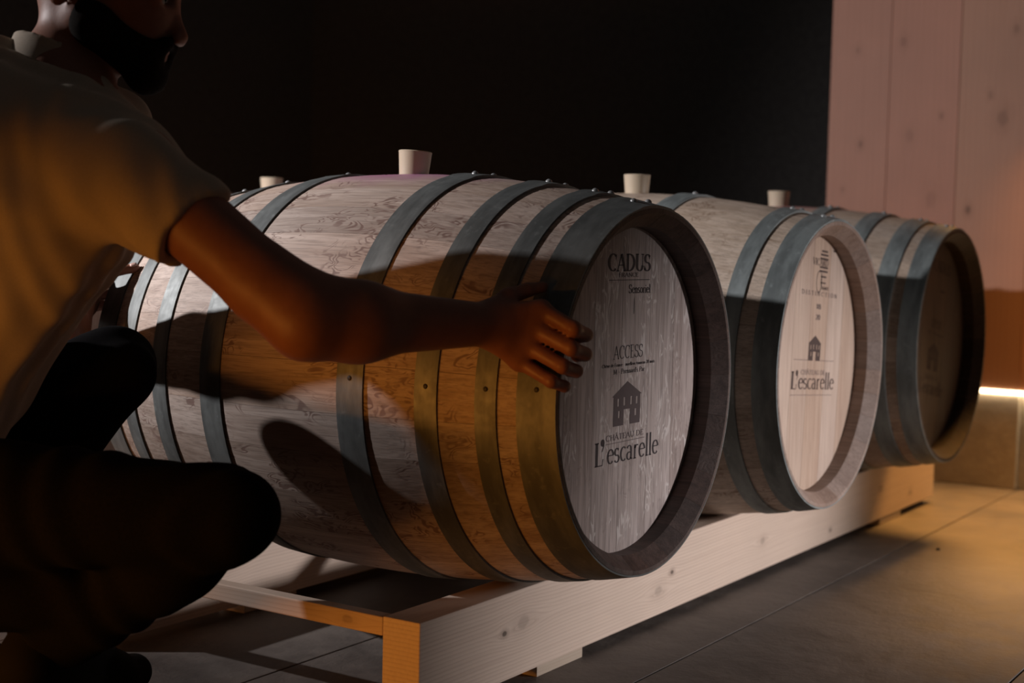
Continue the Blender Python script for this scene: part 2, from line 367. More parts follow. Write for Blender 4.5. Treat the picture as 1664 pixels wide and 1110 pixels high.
def lettering(text, x0, x1, z, cap, thick=.15, thin=.05, serif=.2, italic=0):
    """2D mesh of a line of text spanning x0..x1, baseline z, cap height cap"""
    V, F = [], []; pen = 0; total = sum(GL[c.replace('Â', 'A').replace('ê', 'e')][0] for c in text)
    tk = lambda dx, dy: thin+(thick-thin)*abs(dy)**1.5
    sx = (x1-x0)/total
    asp = cap/max(sx, 1e-6)     # keep thin strokes alike when the line is condensed
    for ch in text:
        c = ch.replace('Â', 'A').replace('ê', 'e'); adv, st = GL[c]; b = len(V)
        for s in st:
            if isinstance(s, list): ribbon(V, F, s, tk)
            elif s[0] == 't': ribbon(V, F, s[1], lambda dx, dy: thin)
            elif s[0] == 'k': ribbon(V, F, s[1], lambda dx, dy: thick)
            elif s[0] == 's': ribbon(V, F, [(s[1]-serif*.62, s[2]), (s[1]+serif*.62, s[2])], lambda dx, dy: thin*1.1)
        if ch == 'Â': ribbon(V, F, [(.22, 1.1), (.37, 1.25), (.52, 1.1)], lambda dx, dy: thin*1.4)
        if ch == 'ê': ribbon(V, F, [(.14, .72), (.27, .86), (.40, .72)], lambda dx, dy: thin*1.2)
        for i in range(b, len(V)):
            x, y = V[i]; V[i] = (x0+(x+pen+italic*y)*sx, z+y*cap)
        pen += adv
    return V, F
def rule(x0, x1, z, t): return [(x0, z-t/2), (x1, z-t/2), (x1, z+t/2), (x0, z+t/2)], [(0, 1, 2, 3)]
def print_on(name, VF, mat, parent, y, center, rot=0):
    """flat print lying on a barrel head (plane y, centre z), rotated about the head's centre"""
    V, F = VF; c, s = math.cos(rot), math.sin(rot)
    return mesh_obj(name, [(x*c-z*s, y-.0004, x*s+z*c+center) for x, z in V], F, mat, parent)
def quads(rects):
    V, F = [], []
    for r in rects:
        b = len(V); V += list(r); F.append(tuple(range(b, b+len(r))))
    return V, F
def house(cx, zb, wd, h):
    """gatehouse emblem: pitched roof, slit windows and an arched door left open as bare wood"""
    rows = []
    wl = h*.67; roof = [(cx-wd*.56, zb+wl), (cx+wd*.56, zb+wl), (cx, zb+h)]
    rows.append(roof)
    x = lambda u: cx+wd*u
    # vertical strips around openings: columns split at openings
    wins = [(-.36, -.30, .45, .62), (-.13, -.07, .45, .64), (.13, .19, .45, .64), (.34, .40, .45, .62), (-.32, -.26, .18, .34), (.30, .36, .18, .34), (-.12, .12, 0, .36)]
    cuts = sorted({-.5, .5, *[w_[0] for w_ in wins], *[w_[1] for w_ in wins]})
    for a, b in zip(cuts, cuts[1:]):
        m = (a+b)/2; solid = [(0, .67)]
        for w_ in wins:
            if w_[0] < m < w_[1]:
                solid = [q for lo, hi in solid for q in ((lo, min(hi, w_[2])), (max(lo, w_[3]), hi)) if q[1]-q[0] > 1e-6]
        for lo, hi in solid: rows.append([(x(a), zb+h*lo), (x(b), zb+h*lo), (x(b), zb+h*hi), (x(a), zb+h*hi)])
    return quads(rows)
def disc2(cx, cz, rx, rz, n=16): return [(cx+rx*math.cos(2*PI*i/n), cz+rz*math.sin(2*PI*i/n)) for i in range(n)]

# ------------------------------------------------------------------ barrels
RR, RB, LL, ZC = .289, .346, .963, .497
def prof(y): return RB-(RB-RR)*(2*y/LL-1)**2
NY = 14
def stave_mesh(width_deg, mat, chime):
    pts = [(LL*i/NY, prof(LL*i/NY)) for i in range(NY+1)]
    pts += [(LL, RR-.007), (LL-.024, RR-.028), (LL-.055, RR-.028)]
    pts += [(LL*t, prof(LL*t)-.027) for t in (.8, .5, .2)]
    pts += [(.055, RR-.028), (.024, RR-.028), (0, RR-.007)]
    n = len(pts); a = math.radians(width_deg)/2-.0007; cols = 5
    V, F = [], []
    for j in range(cols):
        t = a*(2*j/(cols-1)-1)
        for y, r in pts: V.append((-r*math.cos(t), y, r*math.sin(t)))
    for j in range(cols-1):
        for i in range(n):
            k = (i+1) % n; F.append((j*n+i, j*n+k, (j+1)*n+k, (j+1)*n+i))
    F.append(tuple(range(n-1, -1, -1))); F.append(tuple((cols-1)*n+i for i in range(n)))
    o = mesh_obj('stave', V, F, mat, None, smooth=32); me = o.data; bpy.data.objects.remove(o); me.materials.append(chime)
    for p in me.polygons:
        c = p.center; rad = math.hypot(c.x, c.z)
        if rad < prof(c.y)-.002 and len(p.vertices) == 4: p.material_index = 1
    return me
def hoop_vf(y0, y1, lap_at=90, nseg=120):
    V, F = [], []; st = 4
    loop = [(y0+(y1-y0)*i/st, .0030) for i in range(st+1)]+[(y1-(y1-y0)*i/st, .0002) for i in range(st+1)]
    n = len(loop)
    for s in range(nseg):
        a = 2*PI*s/nseg; deg = math.degrees(a)
        lap = .0017 if abs(deg-lap_at) < 11 else 0
        for y, d in loop: r = prof(y)+d+(lap if d > .001 else 0); V.append((-r*math.cos(a), y, r*math.sin(a)))
    for s in range(nseg):
        q = (s+1) % nseg
        for i in range(n): k = (i+1) % n; F.append((s*n+i, s*n+k, q*n+k, q*n+i))
    return V, F
def dome_vf(r, h, seg=10, rings=4):
    V, F = [(0, 0, h)], []
    for i in range(1, rings+1):
        t = PI/2*i/rings
        for j in range(seg): V.append((r*math.sin(t)*math.cos(2*PI*j/seg), r*math.sin(t)*math.sin(2*PI*j/seg), h*math.cos(t)))
    for j in range(seg): F.append((0, 1+j, 1+(j+1) % seg))
    for i in range(rings-1):
        for j in range(seg):
            a = 1+i*seg+j; b = 1+i*seg+(j+1) % seg; F.append((a, a+seg, b+seg, b))
    return V, F
def barrel(name, x, y0, hoops, oakm, headm, chime, steelm, label, group, head_rot=0, detail=True, nails=()):
    z0 = ZC-RB; t = empty(name, (x, y0, z0)); tag(t, label, 'barrel', group); zc = RB
    rnd = random.Random(int(x*100)+int(y0*10)+7)
    widths = [11]*10+[13]*10+[15]*8; rnd.shuffle(widths)
    ms = {w_: stave_mesh(w_, oakm, chime) for w_ in (11, 13, 15)}; ang = rnd.uniform(0, 12)
    for w_ in widths:
        o = bpy.data.objects.new('stave', ms[w_]); COL.objects.link(o); o.parent = t; o.location = (0, 0, zc)
        o.rotation_euler = (0, math.radians(ang+w_/2), 0); ang += w_
    rv, rf = dome_vf(.0062, .0058); rsrc = None; nsrc = None
    allh = [(a, b) for a, b in hoops]+[(LL-b, LL-a) for a, b in hoops]
    for k, (a, b) in enumerate(allh):
        V, F = hoop_vf(a, b, 92+((k*37) % 5-2)*1.2)
        h = mesh_obj('hoop', V, F, steelm, t, (0, 0, zc), smooth=40)
        if not detail: continue
        ym = (a+b)/2; slope = math.atan2(prof(ym+.01)-prof(ym-.01), .02)
        la = 92+((k*37) % 5-2)*1.2
        for da in (-4.6, 4.6):
            an = math.radians(la+da); r = prof(ym)+.0038
            if rsrc is None: rsrc = mesh_obj('rivet', rv, rf, RIVET, h, smooth=60); ri = rsrc
            else: ri = inst(rsrc, h)
            ri.location = (-r*math.cos(an), ym, r*math.sin(an)); ri.rotation_euler = (slope*0, -(PI/2-an), 0)
        if k < len(nails):
            an = math.radians(nails[k]); r = prof(ym)+.0022
            if nsrc is None: nsrc = mesh_obj('nail', *dome_vf(.0045, .0022, 8, 3), NAIL, h, smooth=60); ri = nsrc
            else: ri = inst(nsrc, h)
            ri.location = (-r*math.cos(an), ym, r*math.sin(an)); ri.rotation_euler = (0, -(PI/2-an), 0)
    # heads: vertical boards let into the croze
    rh = RR-.0275; edges = [-rh, -.185, -.098, -.012, .082, .168, rh]
    for front in (1, 0):
        ya, yb = (.052, .072) if front else (LL-.072, LL-.052)
        for a, b in zip(edges, edges[1:]):
            a2, b2 = a+.0004, b-.0004; n = 8; top = []
            xsn = [a2+(b2-a2)*i/n for i in range(n+1)]
            top = [(q, math.sqrt(max(rh*rh-q*q, 0))) for q in xsn]; bot = [(q, -zz) for q, zz in reversed(top)]
            loop = top+bot
            c, s = math.cos(head_rot), math.sin(head_rot)
            loop = [(p*c-q*s, p*s+q*c) for p, q in loop]; m = len(loop)
            V = [(p, ya, q) for p, q in loop]+[(p, yb, q) for p, q in loop]
            F = [tuple(range(m)), tuple(range(2*m-1, m-1, -1))]+[(i, i+m, (i+1) % m+m, (i+1) % m) for i in range(m)]
            mesh_obj('head_board', V, F, headm, t, (0, 0, zc))
    return t
H1 = [(.0008, .059), (.090, .123), (.184, .221), (.311, .359)]
H2 = [(.0008, .047), (.079, .112), (.300, .345)]
H3 = [(.0008, .045), (.071, .112), (.170, .212), (.310, .345)]
GRP = 'oak wine barrels lying in rows'
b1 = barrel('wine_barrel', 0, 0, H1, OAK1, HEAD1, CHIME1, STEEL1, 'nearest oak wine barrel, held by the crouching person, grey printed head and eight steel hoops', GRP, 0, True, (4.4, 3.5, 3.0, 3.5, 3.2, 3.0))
b2 = barrel('wine_barrel', .77, -.007, H2, OAK2, HEAD2, CHIME2, STEEL2, 'middle oak wine barrel of the front row with a clean pale printed head', GRP, math.radians(-4.2))
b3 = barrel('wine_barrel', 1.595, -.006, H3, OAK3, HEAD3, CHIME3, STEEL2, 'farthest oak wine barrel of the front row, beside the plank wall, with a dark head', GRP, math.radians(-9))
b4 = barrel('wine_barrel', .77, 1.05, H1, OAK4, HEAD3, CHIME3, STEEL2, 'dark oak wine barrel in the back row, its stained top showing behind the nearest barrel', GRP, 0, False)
b5 = barrel('wine_barrel', 0, 1.05, H1, OAK2, HEAD2, CHIME2, STEEL2, 'back row wine barrel behind the person, pale hoop showing beside the far wrist', GRP, 0, False)

YH = .052
def P1(nm, vf, m=INK): return print_on(nm, vf, m, b1, YH, RB, 0)
P1('lettering', lettering('CADUS', -.062, .078, .190, .0265, .20, .06))
P1('lettering', lettering('FRANCE', -.028, .038, .1805, .0065, .16, .08, .2), INKF)
P1('printed_rule', rule(-.059, .076, .1755, .0011))
P1('lettering', lettering('Sensoriel', .006, .080, .1545, .0135, .16, .07), INK)
P1('printed_rule', quads([[(.0247, .121), (.0262, .121), (.0266, .140), (.0255, .149), (.0243, .140)]]))
P1('lettering', lettering('ACCESS', -.037, .060, .0505, .0205, .10, .05, .16), INK)
P1('lettering', lettering('Chêne de France - moelleux tonneau 28 mois', -.073, .102, .0385, .0052, .16, .09), INK)
P1('lettering', lettering("M - Prennard's Par", -.036, .068, .0265, .0075, .14, .08), INK)
P1('house_emblem', house(.011, -.057, .088, .070), INKF)
P1('lettering', lettering('CHÂTEAU DE', -.055, .070, -.0785, .0088, .13, .07, .16), INKF)
P1('printed_rule', rule(-.056, .074, -.0835, .0009), INKF)
P1('lettering', lettering("L", -.090, -.060, -.115, .036, .15, .05, .2), INK)
P1('lettering', lettering("escarelle", -.050, .124, -.115, .036, .12, .045, .16), INK)
P1('apostrophe', quads([disc2(-.0645, -.0795, .006, .0058), [(-.0600, -.080), (-.0592, -.085), (-.065, -.0935), (-.067, -.0935), (-.0625, -.0855)]]), INK)
R2 = math.radians(-4.2)
def P2(nm, vf, m=BURN): return print_on(nm, vf, m, b2, YH, RB, R2)
lg = []
for i, (zz, wd) in enumerate(((.232, .034), (.2245, .042), (.2165, .045), (.1985, .045), (.1905, .044))):
    lg.append([(.044-wd/2, zz-.0022), (.044+wd/2, zz-.0022), (.044+wd/2, zz+.0018), (.044-wd/2, zz+.0018)])
P2('cooper_emblem', quads(lg+[[(.03, .181), (.06, .181), (.06, .1775), (.03, .1775)], [(.03, .168), (.058, .168), (.058, .165), (.03, .165)]]))
V, F = [], []; ribbon(V, F, arc(.022, .168, .014, .022, 60, 400, 20), lambda a, b: .0022)
ribbon(V, F, [(.034, .187), (.034, .160)], lambda a, b: .0035); P2('cooper_emblem', (V, F))
P2('lettering', lettering('VICARD', -.018, .068, .2015, .0135, .15, .06))
P2('lettering', lettering('FRANCE', .036, .078, .153, .006, .18, .1))
P2('lettering', lettering('D I S T I N C T I O N', -.068, .128, .139, .0085, .14, .08), INKF)
P2('lettering', lettering('18', .016, .040, .112, .010, .2, .1), INKF); P2('lettering', lettering('20', .016, .040, .090, .010, .2, .1), INKF)
P2('house_emblem', house(.021, .005, .064, .052))
P2('printed_rule', rule(-.088, -.011, .006, .001), INKF); P2('printed_rule', rule(.053, .133, .006, .001), INKF)
P2('lettering', lettering('CHÂTEAU DE', -.046, .088, -.0235, .0095, .12, .06, .16), INKF)
P2('lettering', lettering('L', -.096, -.064, -.053, .034, .19, .06, .2)); P2('lettering', lettering('escarelle', -.056, .142, -.053, .034, .13, .05, .16))
P2('apostrophe', quads([disc2(-.066, -.021, .0062, .0062), [(-.0612, -.022), (-.0602, -.028), (-.066, -.035), (-.068, -.0355), (-.063, -.028)]]))
P2('printed_rule', rule(-.096, .132, -.0655, .001), INKF)
P2('printed_mark', rule(.092, .108, .2365, .0035))
R3 = math.radians(-9)
def P3(nm, vf, m=BURN): return print_on(nm, vf, m, b3, YH, RB, R3)
P3('lettering', lettering('CADUS', -.05, .09, .186, .027, .2, .06)); P3('printed_mark', rule(.02, .06, .14, .006))
P3('lettering', lettering('ACCESS', -.03, .055, .044, .02, .12, .06)); P3('lettering', lettering('M - Prennard', -.05, .08, .026, .007, .14, .08))
P3('house_emblem', house(.008, -.064, .086, .070)); P3('lettering', lettering('CHÂTEAU DE', -.05, .07, -.088, .009, .13, .07))
P3('lettering', lettering("L'escarelle", -.088, .112, -.124, .034, .14, .05))

# silicone bungs
def bung(x, y, z, label, tilt=(0, 0), h=.040, r0=.0245, r1=.0295):
    seg = 28; pr = [(0, -.012), (r0-.003, -.012), (r0, -.008), (r0+.0012, 0), (r1-.0006, h-.003), (r1, h-.0015), (r1-.0012, h), (r1*.75, h-.0006), (r1*.7, h-.006), (0, h-.006)]
    V, F = [], []
    for r, zz in pr:
        for j in range(seg): V.append((r*math.cos(2*PI*j/seg), r*math.sin(2*PI*j/seg), zz))
    for i in range(len(pr)-1):
        for j in range(seg): k = (j+1) % seg; F.append((i*seg+j, i*seg+k, (i+1)*seg+k, (i+1)*seg+j))
    o = mesh_obj('barrel_bung', V, F, SILICONE, None, (x, y, z), smooth=35); o.rotation_euler = (tilt[0], tilt[1], 0)
    return tag(o, label, 'stopper', 'silicone bungs in the barrels')
bung(0, .4815, ZC+RB, 'cream silicone bung in the top of the nearest barrel', (.03, .05))
bung(.77, .457, ZC+RB, 'cream silicone bung in the top of the middle barrel')
bung(1.595, .475, ZC+RB, 'cream silicone bung in the barrel beside the plank wall')
bung(.77, 1.53, ZC+RB, 'dim silicone bung in the back row barrel, farthest from the camera')

# ------------------------------------------------------------------ rack
def rack(y0, label, x0=-.333, x1=2.165):
    t = empty('barrel_rack', (x0, y0, 0)); tag(t, label, 'rack', 'timber racks under the barrel rows')
    def part(nm, a, m, b=.002): V, F = box_vf(*a, b); return mesh_obj(nm, V, F, m, t, (-x0, -y0, 0))
    y = y0
    part('rail', (x0, x1, y+.201, y+.271, .018, .1615), RAILW); part('rail', (x0, x1, y+.872, y+.942, .018, .1855), RAILW)
    for xx in (x0, .35, 1.1, x1-.05): part('crosspiece', (xx, xx+.026, y+.271, y+.872, .131, .160), CROSSW)
    for yy in (y+.203, y+.874):
        for xa, xb in ((0, .150), (1.708, 1.88)): part('foot', (xa, xb, yy, yy+.066, 0, .0185), FOOTW, .001)
    return t
rack(0, 'pale timber rack with long rails carrying the front row of barrels')
rack(1.05, 'timber rack in the dark carrying the back row of barrels', x0=-.33, x1=1.2)
# crumb of grit on the floor
rg = random.Random(2); V, F = dome_vf(.006, .006, 7, 3); V = [(a*rg.uniform(.7, 1.3), b*rg.uniform(.7, 1.3), c*rg.uniform(.7, 1.2)) for a, b, c in V]
tag(mesh_obj('grit_crumb', V, F, NAIL, None, (1.49, -.02, 0)), 'small dark crumb of grit on the concrete in front of the rack', 'crumb')

# ------------------------------------------------------------------ the crouching person (smooth-blended solids -> one continuous skin)
def A(*p): return np.array(p, float)
class Field:
    """signed distance field on a grid, polygonised with surface nets"""
    def __init__(s, lo, hi, h):
        s.lo = A(*lo); s.h = h; s.n = np.ceil((A(*hi)-s.lo)/h).astype(int)+1
        s.D = np.full(s.n, .2, np.float32)
    def sub(s, lo, hi):
        a = np.maximum(np.floor((np.minimum(lo, hi)-s.lo)/s.h).astype(int), 0); b = np.minimum(np.ceil((np.maximum(lo, hi)-s.lo)/s.h).astype(int)+1, s.n)
        sl = tuple(slice(i, j) for i, j in zip(a, b))
        g = [((np.arange(i, j)*s.h)+l).astype(np.float32) for i, j, l in zip(a, b, s.lo)]
        return sl, np.meshgrid(*g, indexing='ij')
    @staticmethod
    def smin(a, b, k):
        hh = np.clip(.5+.5*(b-a)/k, 0, 1); return b+(a-b)*hh-k*hh*(1-hh)
    def cone(s, a, b, ra, rb, k=.01, op='add'):
        a, b = A(*a), A(*b); R = max(ra, rb)+k*1.5+3*s.h
        sl, (X_, Y_, Z_) = s.sub(np.minimum(a, b)-R, np.maximum(a, b)+R)
        if s.D[sl].size == 0: return
        ab = b-a; l2 = max(ab@ab, 1e-9)
        t = np.clip(((X_-a[0])*ab[0]+(Y_-a[1])*ab[1]+(Z_-a[2])*ab[2])/l2, 0, 1)
        d = np.sqrt((X_-a[0]-t*ab[0])**2+(Y_-a[1]-t*ab[1])**2+(Z_-a[2]-t*ab[2])**2)-(ra+(rb-ra)*t)
        s.apply(sl, d, k, op)
    def ell(s, c, axes, rad, k=.01, op='add'):
        c = A(*c); R = max(rad)+k*1.5+3*s.h; sl, (X_, Y_, Z_) = s.sub(c-R, c+R)
        if s.D[sl].size == 0: return
        q = [((X_-c[0])*ax[0]+(Y_-c[1])*ax[1]+(Z_-c[2])*ax[2]) for ax in axes]
        k0 = np.sqrt(sum((v/r)**2 for v, r in zip(q, rad))); k1 = np.sqrt(sum((v/r**2)**2 for v, r in zip(q, rad)))+1e-6
        s.apply(sl, k0*(k0-1)/k1, k, op)
    def apply(s, sl, d, k, op):
        if op == 'add': s.D[sl] = s.smin(s.D[sl], d.astype(np.float32), k)
        else: s.D[sl] = -s.smin(-s.D[sl], d.astype(np.float32), k)
    def cut(s, p, n, lo, hi):
        """remove what lies beyond the plane (inside the given box)"""
        sl, (X_, Y_, Z_) = s.sub(A(*lo), A(*hi)); d = (X_-p[0])*n[0]+(Y_-p[1])*n[1]+(Z_-p[2])*n[2]
        s.D[sl] = np.maximum(s.D[sl], d)
    def wrinkle(s, fn):
        m = np.abs(s.D) < .03; ix = np.nonzero(m); p = [s.lo[i]+ix[i]*s.h for i in range(3)]
        s.D[m] += fn(*p).astype(np.float32)
    def mesh(s, relax=2):
        I = s.D < 0; c = np.zeros(s.n-1, np.uint8)
        for i in (0, 1):
            for j in (0, 1):
                for k in (0, 1): c += I[i:i+s.n[0]-1, j:j+s.n[1]-1, k:k+s.n[2]-1]
        act = np.argwhere((c > 0) & (c < 8)); idx = np.full(s.n-1, -1, np.int32); idx[tuple(act.T)] = np.arange(len(act))
        acc = np.zeros((len(act), 3)); cnt = np.zeros(len(act)); cor = [(i, j, k) for i in (0, 1) for j in (0, 1) for k in (0, 1)]
        val = {q: s.D[act[:, 0]+q[0], act[:, 1]+q[1], act[:, 2]+q[2]] for q in cor}
        for p in cor:
            for ax in range(3):
                if p[ax] == 0:
                    q = tuple(1 if i == ax else p[i] for i in range(3)); a, b = val[p], val[q]; m = (a < 0) != (b < 0)
                    t = np.where(m, a/np.where(m, a-b, 1), 0); v = np.tile(np.array(p, float), (len(act), 1)); v[:, ax] = t
                    acc[m] += v[m]; cnt[m] += 1
        P = s.lo+(act+acc/cnt[:, None])*s.h; quads_ = []
        for ax in range(3):
            b, d = (ax+1) % 3, (ax+2) % 3
            sl0 = [slice(None)]*3; sl1 = [slice(None)]*3; sl0[ax] = slice(0, -1); sl1[ax] = slice(1, None)
            ch = I[tuple(sl0)] != I[tuple(sl1)]; e = np.argwhere(ch)
            e = e[(e[:, b] > 0) & (e[:, d] > 0) & (e[:, b] < s.n[b]-1) & (e[:, d] < s.n[d]-1)]
            ins = I[tuple(e.T)]
            def at_(db, dd): q = e.copy(); q[:, b] -= db; q[:, d] -= dd; return idx[tuple(q.T)]
            Q = np.stack([at_(1, 1), at_(0, 1), at_(0, 0), at_(1, 0)], 1); Q[~ins] = Q[~ins][:, ::-1]; quads_.append(Q)
        Q = np.concatenate(quads_); Q = Q[(Q >= 0).all(1)]
        for _ in range(relax):
            sm = np.zeros_like(P); ct = np.zeros(len(P))
            for i in range(4):
                np.add.at(sm, Q[:, i], P[Q[:, (i+1) % 4]]); np.add.at(ct, Q[:, i], 1)
            P = P*.45+.55*sm/np.maximum(ct, 1)[:, None]
        return P, Q
def field_obj(name, fld, mat, parent, relax=2):
    P, Q = fld.mesh(relax); me = bpy.data.meshes.new(name)
    me.vertices.add(len(P)); me.vertices.foreach_set('co', P.ravel())
    me.loops.add(Q.size); me.loops.foreach_set('vertex_index', Q.ravel().astype(np.int32))
    me.polygons.add(len(Q)); me.polygons.foreach_set('loop_start', np.arange(0, Q.size, 4, dtype=np.int32)); me.polygons.foreach_set('loop_total', np.full(len(Q), 4, np.int32))
    me.update(calc_edges=True); me.validate(); me.polygons.foreach_set('use_smooth', [True]*len(me.polygons))
    me.materials.append(mat); o = bpy.data.objects.new(name, me); COL.objects.link(o)
    if parent: o.parent = parent; o.location = -Vector(parent.location)
    return o
FW, RT, UP = A(.834, .548, -.067), A(.55, -.835, .023), A(.043, .056, .998)   # along his shoulders, the way his face looks, up
shR, elR, wrR = A(-.685, .431, .814), A(-.611, .186, .620), A(-.350, .073, .612)
shL, elL, wrL = A(-.570, .628, .872), A(-.512, .842, .712), A(-.362, .935, .562)
neck, chest, belly, pelvis = A(-.646, .627, .935), A(-.668, .645, .765), A(-.728, .822, .538), A(-.81, .85, .36)
hipR, knR, anR = A(-.86, .70, .36), A(-.634, .298, .356), A(-.640, .646, .143)
hipL, knL, anL = A(-.78, .86, .35), A(-.500, .677, .517), A(-.73, .82, .13)
hd = A(-.595, .584, 1.087)
def H(a, b, c=0): return hd+RT*a+UP*b+FW*c          # head frame: forward, up, sideways
lat = (shL-shR)/np.linalg.norm(shL-shR)

def skin_field(B):
    # arms
    mR = elR+.30*(wrR-elR); B.cone(shR, elR, .054, .047, .02); B.cone(elR, mR, .045, .046, .03); B.cone(mR, wrR, .046, .029, .03); B.cone(shR+.78*(elR-shR), elR+.22*(wrR-elR), .040, .042, .035)
    mL = elL+.27*(wrL-elL); B.cone(shL, elL, .05, .044, .02); B.cone(elL, mL, .044, .046, .02); B.cone(mL, wrL, .046, .029, .02)
    # trunk and legs (under the clothes)
    for s_ in (-.06, -.02):
        B.cone(pelvis+lat*s_, belly+lat*s_, .10, .095, .05); B.cone(belly+lat*s_, chest+lat*s_, .095, .10, .05)
    B.cone(shR, neck, .045, .05, .05); B.cone(shL, neck, .045, .05, .05); B.cone(chest, neck, .09, .06, .05)
    for h_, k_, a_ in ((hipR, knR, anR), (hipL, knL, anL)):
        B.cone(pelvis, h_, .08, .075, .04); B.cone(h_, k_, .072, .052, .03); B.cone(k_, a_, .05, .034, .03)
    # neck and head
    B.cone(neck, H(-.035, -.06), .058, .056, .02)
    hf, hu = RT*.96-UP*.28, RT*.28+UP*.96
    B.ell(H(-.005, .01), (hf, hu, FW), (.098, .105, .074), .02)
    B.ell(H(.040, -.045), (hf, hu, FW), (.060, .085, .056), .03)
    for s_ in (-1, 1):
        B.cone(H(-.018, -.06, s_*.050), H(.050, -.117, s_*.016), .024, .020, .02)
        B.ell(H(-.042, -.022, s_*.075), (hf, hu, FW), (.018, .032, .008), .006)          # ear
        B.cone(H(.085, -.020, s_*.030), H(.078, -.030, s_*.038), .013, .012, .012)       # cheek / brow
        B.cone(H(.092, -.014, s_*.014), H(.084, -.014, s_*.036), .009, .008, .01)
        B.ell(H(.094, -.032, s_*.028), (hf, hu, FW), (.012, .010, .013), .008, 'sub')      # eye socket
    B.cone(H(.088, -.030), H(.105, -.080), .008, .0105, .010)                               # nose
    B.cone(H(.102, -.086, -.010), H(.102, -.086, .010), .007, .007, .006)
    B.cone(H(.085, -.0985, -.014), H(.085, -.0985, .014), .005, .005, .006)               # lips
    B.cone(H(.079, -.1085, -.012), H(.079, -.1085, .012), .005, .005, .005)
    B.ell(H(.064, -.125), (hf, hu, FW), (.018, .016, .022), .012)                          # chin
    # right hand hooked over the front chime
    W = wrR; fing = [
        ((-.306, .020, .634), (-.300, -.031, .609), (-.270, -.033, .600), (-.256, -.012, .594), .0112),
        ((-.311, .026, .608), (-.305, -.031, .582), (-.274, -.035, .573), (-.259, -.012, .568), .0112),
        ((-.316, .034, .583), (-.311, -.021, .557), (-.281, -.026, .549), (-.265, -.004, .546), .0106),
        ((-.320, .045, .560), (-.316, -.006, .535), (-.289, -.012, .527), (-.273, .003, .524), .0094)]
    for i, (a, b, c, d, r) in enumerate(fing):
        B.cone(W+A(0, 0, .012-.009*i), a, .019, .0135, .016)
    B.cone(fing[0][0], fing[3][0], .0125, .011, .012)
    for a, b, c, d, r in fing:
        B.cone(a, b, r*1.12, r, .004); B.cone(b, c, r, r*.92, .003); B.cone(c, d, r*.92, r*.8, .003)
        B.cone(A(*b)+A(-.002, -.001, .001), b, r*1.02, r*.9, .003)                         # knuckle
    B.cone(W+A(.004, .004, .016), (-.318, .068, .650), .018, .0135, .012)
    B.cone((-.318, .068, .650), (-.288, .056, .660), .0125, .0105, .006); B.cone((-.288, .056, .660), (-.264, .044, .6645), .0105, .0085, .004)
    # left hand on the back chime
    W = wrL; mc = [A(-.286, .985, .650), A(-.283, .995, .630), A(-.285, .998, .609), A(-.290, .996, .589)]
    for i, a in enumerate(mc):
        B.cone(W+A(0, .004, .010-.007*i), a, .018, .013, .014)
        p1 = a+A(.030, .010, .006); p2 = p1+A(.024, -.012, .002); B.cone(a, p1, .0105, .0095, .004); B.cone(p1, p2, .0095, .0085, .003); B.cone(p2, p2+A(.016, -.012, .002), .0085, .007, .003)
    B.cone(W+A(.008, .008, .018), (-.300, .972, .622), .024, .019, .014); B.cone((-.306, .958, .640), (-.300, .972, .600), .019, .018, .014)
    B.cone(W+A(.004, .0, .014), (-.312, .940, .652), .021, .016, .014)
    B.cone((-.312, .940, .652), (-.288, .918, .662), .0125, .0105, .005); B.cone((-.288, .918, .662), (-.258, .897, .668), .0105, .0085, .004)

SKIN = MB('skin', .5, 0, (.40, .205, .135)); SKIN.b.inputs['Subsurface Weight'].default_value = .08; SKIN.b.inputs['Subsurface Radius'].default_value = (.012, .005, .003)
SKIN.b.inputs['Subsurface Scale'].default_value = 1.0
nz = SKIN.noise(SKIN.obj(), 60, 4, .6); SKIN.bump(nz, .15, .002); SKIN = SKIN.out(SKIN.mix(nz, (.25, .10, .058), (.35, .148, .09)))
SHIRT = plain('cotton_cream', (.52, .43, .33), .85, noise=.05, nscale=400, bump=.05)
TROUSER = plain('cotton_black', (.006, .0055, .006), 1.0, noise=.2, nscale=300)
SHOE = plain('shoe_dark', (.010, .009, .008), .9)
HAIR = plain('hair_dark', (.012, .009, .007), .9, noise=.4, nscale=200)
for m_ in (TROUSER, SHOE, HAIR): m_.node_tree.nodes['Principled BSDF'].inputs['Specular IOR Level'].default_value = .08
NAILM = plain('fingernail', (.62, .40, .34), .35)

person = empty('person', (-.70, .62, 0))
tag(person, 'crouching person in cream shirt and black trousers, both hands gripping the nearest barrel', 'person')
B = Field((-1.0, -.08, .07), (-.20, 1.08, 1.24), .0034); skin_field(B)
body = field_obj('body', B, SKIN, person, 2); del B
# shirt
C_ = Field((-1.10, .12, .28), (-.28, 1.10, 1.06), .005)
for s_ in (-.065, -.035):
    C_.cone(pelvis+A(-.02, 0, .03)+lat*s_, belly+lat*s_, .125, .120, .05); C_.cone(belly+lat*s_, chest+lat*s_, .114, .116, .06)
C_.cone((-.70, .70, .90), (-.83, .80, .78), .105, .12, .06); C_.cone((-.83, .80, .78), pelvis+A(-.05, .02, .05), .12, .12, .06)
C_.cone((-.80, .66, .850), (-.87, .77, .86), .09, .09, .05); C_.cone((-.755, .635, .880), (-.715, .54, .845), .075, .066, .05)
C_.cone(shR+A(-.01, .01, .0), neck+A(0, 0, -.02), .070, .060, .05); C_.cone(shL, neck+A(0, 0, -.03), .066, .060, .05); C_.cone(chest, neck+A(0, 0, -.04), .105, .068, .05)
ua = (elR-shR)/np.linalg.norm(elR-shR); hemR = shR+ua*.125
C_.cone(shR+A(-.01, .01, -.012), hemR+ua*.05, .078, .060, .035)
ul = (elL-shL)/np.linalg.norm(elL-shL); hemL = shL+ul*.13; C_.cone(shL, hemL, .068, .056, .03)
